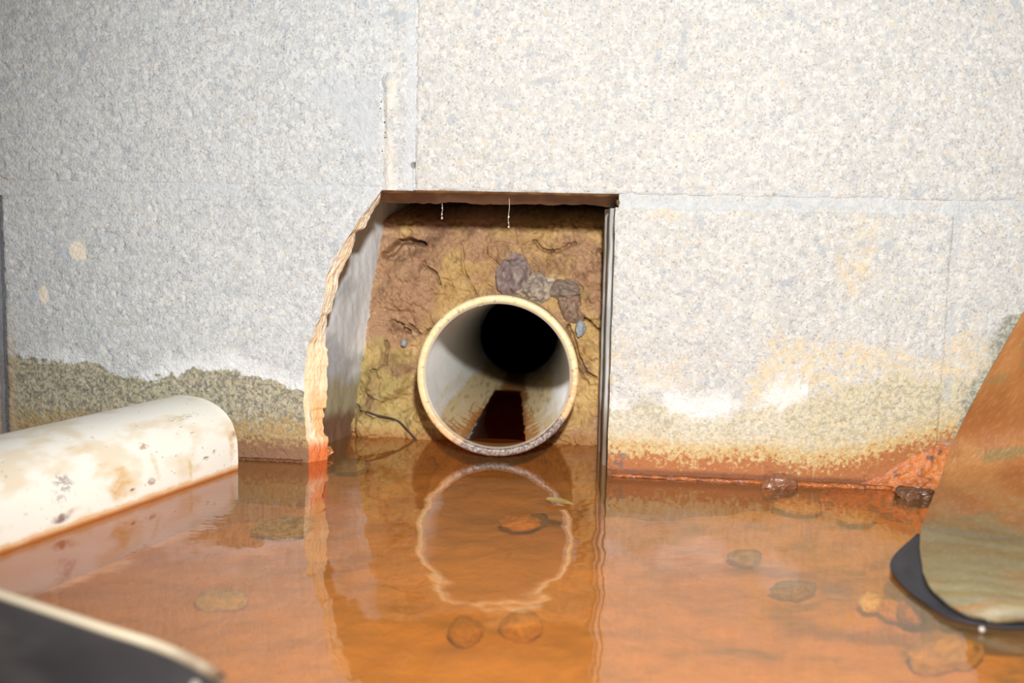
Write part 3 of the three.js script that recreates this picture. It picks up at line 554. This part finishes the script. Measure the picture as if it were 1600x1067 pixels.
const sheetCol = (u, v) => {
  const n = fbm(u * 5 + v * 3, v * 14 - u * 5, 173, 5), s = fbm(u * 2.2, v * 34 - u * 13, 174, 4), g = vn(u * 420, v * 700, 175);
  let c = mix3([0.31, 0.115, 0.03], [0.38, 0.17, 0.05], sst(-0.3, 0.4, n));
  c = mix3(c, [0.30, 0.11, 0.03], 0.7 * sst(0.1, 0.45, fbm(u * 9, v * 9, 176, 4)));
  c = mix3(c, [0.20, 0.15, 0.05], 0.7 * sst(0.16, 0.4, fbm(u * 5 + 3, v * 16, 177, 3)));
  const low = sst(0.34, 0.50, v + 0.08 * n - u * 0.05);
  let d = mix3([0.22, 0.165, 0.07], [0.25, 0.215, 0.12], sst(-0.3, 0.3, s));
  d = mix3(d, [0.34, 0.15, 0.05], 0.75 * sst(0.12, 0.35, fbm(u * 2.5 + 4, v * 26 - u * 10, 178, 3)));
  d = mix3(d, [0.19, 0.19, 0.165], 0.4 * sst(0.2, 0.42, fbm(u * 2 + 9, v * 30 - u * 9, 179, 3)));
  c = mix3(c, d, low);
  return mix3(c, [0.60, 0.40, 0.24], 0.16 * sst(0.6, 0.9, g));
};
mesh('upper_sheet', slab(130, 200, sheetP, sheetCol, 0.0012, 1.2), std({ vertexColors: true, roughness: 0.6, bumpMap: tileBump, bumpScale: 0.0006 }), sheet);
// the dark under-fold showing below the curled lip
const FO = new THREE.CatmullRomCurve3([V(0.1680, 0.0050, 0.120), V(0.1425, 0.0022, 0.166), V(0.1405, 0.0012, 0.190), V(0.1445, 0.0010, 0.2145), V(0.1510, 0.0008, 0.2320), V(0.1700, 0.0008, 0.2395), V(0.1900, 0.0008, 0.2370), V(0.262, 0.0008, 0.231)]);
const FI = new THREE.CatmullRomCurve3([V(0.1720, 0.0035, 0.118), V(0.1600, 0.0036, 0.155), V(0.1560, 0.0028, 0.184), V(0.1540, 0.0018, 0.212), V(0.1620, 0.0014, 0.226), V(0.1800, 0.0012, 0.224), V(0.1920, 0.0012, 0.222), V(0.262, 0.0012, 0.216)]);
tag(mesh('folded_edge', slab(8, 80, (u, v) => { const a = FO.getPoint(v), b = FI.getPoint(v), p = a.lerp(b, u); return [p.x, p.y, p.z]; }, (u, v) => mul3([0.026, 0.026, 0.034], 1 + 0.6 * fbm(u * 4, v * 12, 180, 3)), 0.0009, 1), std({ vertexColors: true, roughness: 0.7, side: THREE.DoubleSide }), sheet), 'dark grey folded under edge of the sheet');
// droplets on the sheet
{
  const g = [];
  for (let k = 0; k < 90; k++) {
    const band = k < 55, v = band ? 0.27 + 0.09 * (rnd() + rnd() - 1) : 0.05 + 0.5 * rnd(), u = band ? 0.02 + 0.6 * rnd() : 0.4 * rnd() * rnd(), p = sheetP(u, v - (band ? u * 0.12 : 0)), r = 0.0003 + 0.0005 * rnd() * rnd();
    const b = new THREE.IcosahedronGeometry(r, 2); b.translate(p[0] - r * 0.2, p[1] + r * 0.2, p[2] + r * 0.6); g.push(b);
  }
  const b = new THREE.IcosahedronGeometry(0.0013, 3); b.translate(0.1595, 0.0016, 0.2445); g.push(b);
  tag(mesh('water_drops', mergeGeometries(g), std({ color: new THREE.Color(0.45, 0.42, 0.40), roughness: 0.06 }), sheet), 'tiny glinting drops on the sheet', null, null, 'stuff');
}

// ------------------------------------------------------------------ black sheet in the near left corner
const black = base('black_sheet', V(0, 0, 0));
tag(black, 'dark grey plastic sheet with its flash lit edge painted pale in the near left corner', 'sheet');
const BE = new THREE.CatmullRomCurve3([V(-0.2600, 0.030, 0.3205), V(-0.2259, 0.030, 0.3367), V(-0.1925, 0.030, 0.3522), V(-0.1651, 0.030, 0.365), V(-0.1345, 0.030, 0.3794), V(-0.1094, 0.029, 0.3962), V(-0.0850, 0.0275, 0.418), V(-0.06, 0.026, 0.445)]);
const blackP = (u, v) => { const p = BE.getPoint(v), n = fbm(u * 3, v * 5, 181, 3); const e = 0.004 * sst(0.06, 0, u); return [p.x - 0.02 * u, p.y - 0.035 * u - 0.0 * e + 0.004 * n * sst(0, 0.2, u), p.z + 0.19 * u]; };
const blackCol = (u, v) => { const n = fbm(u * 6, v * 9, 182, 4); let c = mul3([0.048, 0.043, 0.047], 1 + 0.5 * n); return mix3(c, [0.10, 0.085, 0.08], 0.6 * sst(0.1, 0.5, fbm(u * 12 + 5, v * 4, 183, 3))); };
mesh('panel', slab(60, 90, blackP, blackCol, 0.0025, 2), std({ vertexColors: true, roughness: 0.55 }), black);
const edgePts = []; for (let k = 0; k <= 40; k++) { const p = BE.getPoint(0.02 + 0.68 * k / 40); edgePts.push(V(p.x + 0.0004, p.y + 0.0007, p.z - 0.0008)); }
const litEdgeGeo = tube(edgePts, 0.0019, 120, 8);
{ const P = litEdgeGeo.attributes.position, c = []; for (let k = 0; k < P.count; k++) { const x = P.getX(k), z = P.getZ(k), n = fbm(x * 60, z * 60, 184, 3); c.push(...mix3([0.80, 0.68, 0.50], [0.20, 0.12, 0.07], sst(-0.02, 0.02, x + 0.128 + 0.02 * n))); } litEdgeGeo.setAttribute('color', new THREE.Float32BufferAttribute(c, 3)); }  // flash light on the sheet edge painted as pale colour, ending in brown
tag(mesh('painted_lit_edge', litEdgeGeo, std({ vertexColors: true, roughness: 0.7 }), black), 'edge of the dark sheet, flash light painted on as a pale colour');
{
  const pts = [[0.03, 0.665], [0.06, 0.675], [0.10, 0.685], [0.15, 0.69]].map(([u, v]) => { const p = blackP(u, v); return V(p[0], p[1] + 0.0002, p[2]); });
  tag(mesh('pale_crease', tube(pts, 0.0017, 30, 8), std({ color: new THREE.Color(0.42, 0.36, 0.31), roughness: 0.7 }), black), 'pale crease across the dark sheet');
}

// ------------------------------------------------------------------ rust sludge, mud and stones
function sludge(name, label, pts, r, c1, c2, s) {      // a lumpy bank of deposit along the foot of the wall
  const cv = new THREE.CatmullRomCurve3(pts.map((p) => V(p[0], p[1], p[2])));
  const g = grid(200, 14, (u, v) => {
    const p = cv.getPoint(u), a = (v - 0.25) * Math.PI * 1.5, rr = pl(u, r), w = rr * (1 + 0.35 * fbm(u * 22, v * 3, s, 4) + 0.15 * fbm(u * 90, v * 9, s + 1, 3));
    const n = fbm(u * 40, v * 5, s + 2, 4), k = vn(u * 420, v * 40, s + 3);
    return { p: [p.x, p.y + w * Math.sin(a) * 0.75, p.z + w * Math.cos(a)], c: mix3(mix3(c1, c2, sst(-0.3, 0.35, n)), [0.05, 0.03, 0.03], 0.8 * sst(0.78, 0.88, k)), uv: [u * 2, v * 0.2] };
  }, true);
  return tag(mesh(name, g, std({ vertexColors: true, roughness: 0.38, side: THREE.DoubleSide, bumpMap: tileBump, bumpScale: 0.001 })), label, 'sludge', null, 'stuff');
}
sludge('rust_sludge', 'orange rust sludge along the foot of the wall right of the opening', [[0.0045, 0.0008, 0], [0.05, 0.0006, 0], [0.10, 0.0005, 0.0005], [0.15, 0.0005, 0.001], [0.20, 0.0008, 0.001], [0.24, 0.001, 0.001]], [[0, 0.0020], [0.3, 0.0024], [0.6, 0.0028], [1, 0.0034]], [0.42, 0.125, 0.025], [0.24, 0.068, 0.018], 191);
sludge('rust_sludge', 'dark brown sludge along the foot of the wall left of the opening', [[-0.27, 0.0006, 0], [-0.235, 0.0006, 0], [-0.207, 0.0006, 0]], [[0, 0.0018], [1, 0.0022]], [0.21, 0.085, 0.03], [0.14, 0.055, 0.025], 195);
const mound = grid(120, 60, (u, v) => {               // rust mound piled against the wall beside the sheet
  const x = mix(0.142, 0.245, u), t = sst(0, 0.75, u), h = 0.032 * Math.pow(t, 1.3) * sst(1.06, 0.92, u), b = v;
  const n = fbm(x * 70, v * 4, 201, 4), f = fbm(x * 260, v * 16, 202, 3);
  const y = mix(-0.02, h + 0.001, b) + 0.0015 * n * sst(0, 0.3, b), z = mix(0.014 * t + 0.004, -0.0012, Math.pow(b, 0.75)) + (0.0022 * n + 0.0012 * f) * Math.sin(Math.PI * Math.min(1, b * 1.1));
  let c = mix3([0.56, 0.17, 0.03], [0.40, 0.105, 0.02], sst(-0.3, 0.4, n)); c = mix3(c, [0.09, 0.045, 0.035], 0.85 * sst(0.1, 0.4, f + 0.35 * sst(0.6, 0.2, b) - 0.12)); c = mix3(c, [0.62, 0.40, 0.25], 0.4 * sst(0.75, 0.88, vn(x * 900, v * 70, 203)));
  return { p: [x, y, z], c, uv: [x * 5, v * 0.3] };
});
tag(mesh('rust_mound', mound, std({ vertexColors: true, roughness: 0.55, bumpMap: tileBump, bumpScale: 0.0012, side: THREE.DoubleSide })), 'bright orange rust mound with dark specks piled against the wall beside the leaning sheet', 'mound', null, 'stuff');
stone('rust_lump', 'small orange lump at the bottom of the broken block edge', null, [-0.1995, 0.0035, -0.022], [0.0075, 0.0040, 0.010], 31, [0.70, 0.22, 0.06], [0.78, 0.36, 0.16], 0.4, 0.1, wetStone, 0.4, 0.2).userData.category = 'lump';
const OR1 = [0.50, 0.24, 0.09], OR2 = [0.62, 0.36, 0.16], BR1 = [0.22, 0.10, 0.05], BR2 = [0.34, 0.17, 0.08], TAN = [0.60, 0.50, 0.32], OLV = [0.30, 0.26, 0.15];
stone('stone', 'pointed brown stone breaking the water at the foot of the right wall', 'stones in the water', [0.1128, 0.0005, 0.0085], [0.0125, 0.0085, 0.008], 41, BR1, [0.34, 0.14, 0.08], 0.2, 0.15, wetStone, 0.3, 0.5);
stone('stone', 'flat orange stone just under the water in front of the pointed stone', 'stones in the water', [0.125, -0.009, 0.022], [0.017, 0.005, 0.010], 42, OR1, OR2, -0.3, 0.05);
stone('stone', 'pale yellow stone under the water before the rust mound', 'stones in the water', [0.158, -0.010, 0.036], [0.013, 0.004, 0.008], 43, [0.62, 0.45, 0.2], OR2, 0.2, 0.05);
stone('stone', 'dark brown stone at the foot of the rust mound', 'stones in the water', [0.196, 0.001, 0.020], [0.013, 0.006, 0.009], 44, BR1, [0.10, 0.05, 0.03], 0.2, 0.1, wetStone, 0.4, 0.4);
stone('stone', 'pale flat stone with a dark underside, under water before the cream pipe', 'stones in the water', [-0.1905, -0.026, 0.191], [0.0140, 0.0055, 0.010], 45, TAN, [0.52, 0.48, 0.34], 0.1, 0.05, stoneMat, 0.12, 0.3);
stone('stone', 'mottled grey stone under water between cream pipe and broken edge', 'stones in the water', [-0.1970, -0.025, 0.072], [0.0200, 0.0060, 0.013], 46, OLV, [0.50, 0.42, 0.28], 0.4, 0.05, stoneMat, 0.25, 0.4);
stone('stone', 'orange stone under water inside the mirrored pipe ring', 'stones in the water', [-0.0520, -0.022, 0.042], [0.0130, 0.0055, 0.009], 47, [0.70, 0.34, 0.10], [0.78, 0.42, 0.16], 0.1, 0.1, stoneMat, 0.25, 0.5);
stone('stone', 'dark stone behind the orange stone inside the mirrored pipe ring', 'stones in the water', [-0.0440, -0.024, 0.030], [0.0110, 0.0050, 0.007], 48, BR1, OLV, 0.6, 0.1);
stone('stone', 'left of two rounded brown stones under water below the mirrored ring', 'stones in the water', [-0.0625, -0.025, 0.215], [0.0085, 0.0060, 0.010], 49, [0.52, 0.27, 0.10], [0.58, 0.32, 0.13], 0.7, 0.2, stoneMat, 0.15, 0.35);
stone('stone', 'right of two rounded brown stones under water below the mirrored ring', 'stones in the water', [-0.0375, -0.025, 0.205], [0.0105, 0.0070, 0.010], 50, [0.52, 0.27, 0.10], [0.60, 0.33, 0.13], -0.4, 0.2, stoneMat, 0.12, 0.3);
stone('stone', 'small white stone under water left of the sheet fold', 'stones in the water', [0.1350, -0.019, 0.163], [0.0065, 0.0050, 0.005], 51, [0.85, 0.80, 0.70], [0.78, 0.62, 0.42], 0.4, 0.2, stoneMat, 0.2, 0.3);
stone('stone', 'orange stone under water touching the small white stone', 'stones in the water', [0.1455, -0.021, 0.166], [0.0080, 0.0055, 0.009], 52, OR1, OR2, 0.4, 0.1);
stone('stone', 'big tan stone with dark left flank under water in the near right corner', 'stones in the water', [0.1560, -0.022, 0.212], [0.0200, 0.0095, 0.012], 53, [0.46, 0.30, 0.15], [0.56, 0.40, 0.22], 0.5, 0.15, stoneMat, 0.2, 0.35);
stone('stone', 'ochre stone under water at the right frame edge below the sheet', 'stones in the water', [0.1950, -0.020, 0.192], [0.0140, 0.0070, 0.010], 54, [0.50, 0.34, 0.15], [0.42, 0.26, 0.10], 0.1, 0.1);
stone('stone', 'brown stone under water beneath the dark sheet fold', 'stones in the water', [0.1520, -0.016, 0.180], [0.0100, 0.0080, 0.008], 55, BR2, OR1, 0.8, 0.2);
stone('stone', 'grey brown stone under water midway along the right wall mirror', 'stones in the water', [0.083, -0.024, 0.085], [0.0120, 0.0050, 0.008], 56, [0.30, 0.22, 0.15], [0.40, 0.32, 0.24], 0.3, 0.1);
stone('stone', 'dark flat stone under water left of the small white stone', 'stones in the water', [0.103, -0.024, 0.135], [0.0125, 0.0045, 0.007], 57, [0.22, 0.15, 0.09], [0.32, 0.22, 0.13], 0.2, 0.1);
stone('stone', 'slate coloured stone under water beside the pipe at the left of the opening', 'stones in the water', [-0.187, -0.013, -0.050], [0.0150, 0.0045, 0.009], 58, BR1, OLV, 0.2, 0.1);
{ // fallen leaf by the mirrored ring
  const lf = grid(20, 10, (u, v) => { const w = 0.0048 * Math.pow(Math.sin(Math.PI * Math.pow(u, 0.8)), 0.8) + 0.0002, t = (v - 0.5) * 2; return { p: [(u - 0.5) * 0.018, 0.0008 - 0.0012 * u + 0.0008 * t * t, t * w], c: mix3([0.40, 0.30, 0.11], [0.28, 0.18, 0.06], vn(u * 9, v * 6, 211)) }; }, true);
  const l = mesh('leaf', lf, std({ vertexColors: true, roughness: 0.5, side: THREE.DoubleSide })); l.position.set(-0.0262, 0.0012, 0.0760); l.rotation.y = -0.35; tag(l, 'yellow green fallen leaf afloat where the mirrored pipe ring turns down', 'leaf');
}
// small dirt crumb at the right upper corner of the opening
stone('dirt_crumb', 'brown crumb of dirt at the upper right corner of the opening', null, [0.0030, 0.1815, -0.0003], [0.0011, 0.0019, 0.0008], 61, [0.10, 0.055, 0.02], [0.22, 0.13, 0.045], 0.3, 0.3, stoneMat, 0.5, 0.3).userData.category = 'dirt';

// ------------------------------------------------------------------ cobweb threads hanging in the opening
const silk = std({ color: new THREE.Color(0.75, 0.70, 0.62), roughness: 0.4 });
function thread(label, x, y0, y1, z, beads) {
  const g = base('cobweb_thread', V(x, y0, z)); tag(g, label, 'cobweb', 'cobweb threads under the block above the opening');
  mesh('strand', tube([V(0, 0, 0), V(0.0004, (y1 - y0) * 0.4, 0), V(-0.0002, (y1 - y0) * 0.75, 0.0003), V(0.0007, y1 - y0, 0)], 0.00015, 24, 5), silk, g);
  for (const [t, r] of beads) { const b = mesh('drop', new THREE.IcosahedronGeometry(r, 2), silk, g); b.position.set(0.0001, (y1 - y0) * t, 0.0002); b.scale.y = 1.4; }
}
thread('longer cobweb thread with drops, hanging over the middle of the pipe', -0.0701, 0.187, 0.1636, -0.018, [[0.68, 0.0006], [0.85, 0.0004], [0.97, 0.0005]]);
thread('shorter cobweb thread with drops, left of the long thread', -0.1163, 0.1792, 0.1690, -0.022, [[0.3, 0.0004], [0.7, 0.00045], [0.97, 0.0006]]);

// ------------------------------------------------------------------ the water surface
function ripple(x, z) {                                // height and its slopes
  let h = 0, sx = 0, sz = 0;
  const W = [[0.72, 0.69, 0.040, 0.0075, 0.9], [-0.66, 0.75, 0.030, 0.0060, 2.4], [0.9, 0.45, 0.052, 0.0030, 0.3], [-0.35, 0.94, 0.041, 0.0034, 1.1], [0.6, -0.8, 0.029, 0.0032, 2.0], [0.98, 0.15, 0.022, 0.0022, 4.1], [0.1, 1.0, 0.0145, 0.0026, 5.2], [-0.75, 0.66, 0.0098, 0.0026, 0.7], [0.3, 0.95, 0.0062, 0.0034, 3.3], [-0.2, 0.98, 0.0043, 0.0044, 2.2], [0.5, 0.87, 0.0035, 0.0018, 1.2]];
  const px = x + 0.010 * fbm(x * 22, z * 22, 221, 2), pz = z + 0.010 * fbm(x * 22 + 7, z * 22, 222, 2), calm = 0.35 + 0.65 * sst(-0.02, 0.10, z), busy = 1 + 1.3 * sst(0.0, 0.03, Math.abs(x + 0.09) - 0.09);
  for (const [dx, dy, l, s, p] of W) { const k = 6.2832 / l, ph = k * (dx * px + dy * pz) + p, a = s * calm * (l < 0.008 ? busy - 0.55 : 1) / k; h += a * Math.sin(ph); sx += a * k * dx * Math.cos(ph); sz += a * k * dy * Math.cos(ph); }
  return [h, sx, sz];
}
{
  const nx = 640, nz = 560, xs = [], zs = [];
  for (let i = 0; i <= nx; i++) { const t = i / nx * 2 - 1; xs.push(0.0 + 0.30 * t + 0.40 * Math.pow(t, 7)); }
  for (let j = 0; j <= nz; j++) { const t = j / nz; zs.push(-0.145 + 0.60 * t + 0.75 * Math.pow(t, 9)); }
  const geo = grid(nx, nz, (u, v, i, j) => { const x = xs[i], z = zs[j]; return { p: [x, ripple(x, z)[0], z], uv: [x, z] }; }, true,
    (i, j) => { const x = xs[i], z = zs[j]; return z < -0.004 && (x < -0.222 || x > 0.002); });
  const N = geo.attributes.normal, P = geo.attributes.position;
  for (let k = 0; k < P.count; k++) { const [, sx, sz] = ripple(P.getX(k), P.getZ(k)), l = Math.hypot(sx, 1, sz); N.setXYZ(k, -sx / l, 1 / l, -sz / l); }
  const water = mesh('water', geo, new THREE.MeshPhysicalMaterial({ color: new THREE.Color(0.77, 0.53, 0.215), roughness: 0, transmission: 0.89, thickness: 0, ior: 1.58, side: THREE.DoubleSide }));
  water.castShadow = false;
  tag(water, 'still orange tinted flood water mirroring the wall and the drain pipe', 'water', null, 'stuff');
}

for (const o of scene.children) delete o.userData.names;
scene.traverse((o) => { delete o.userData.names; });
renderer.render(scene, camera);
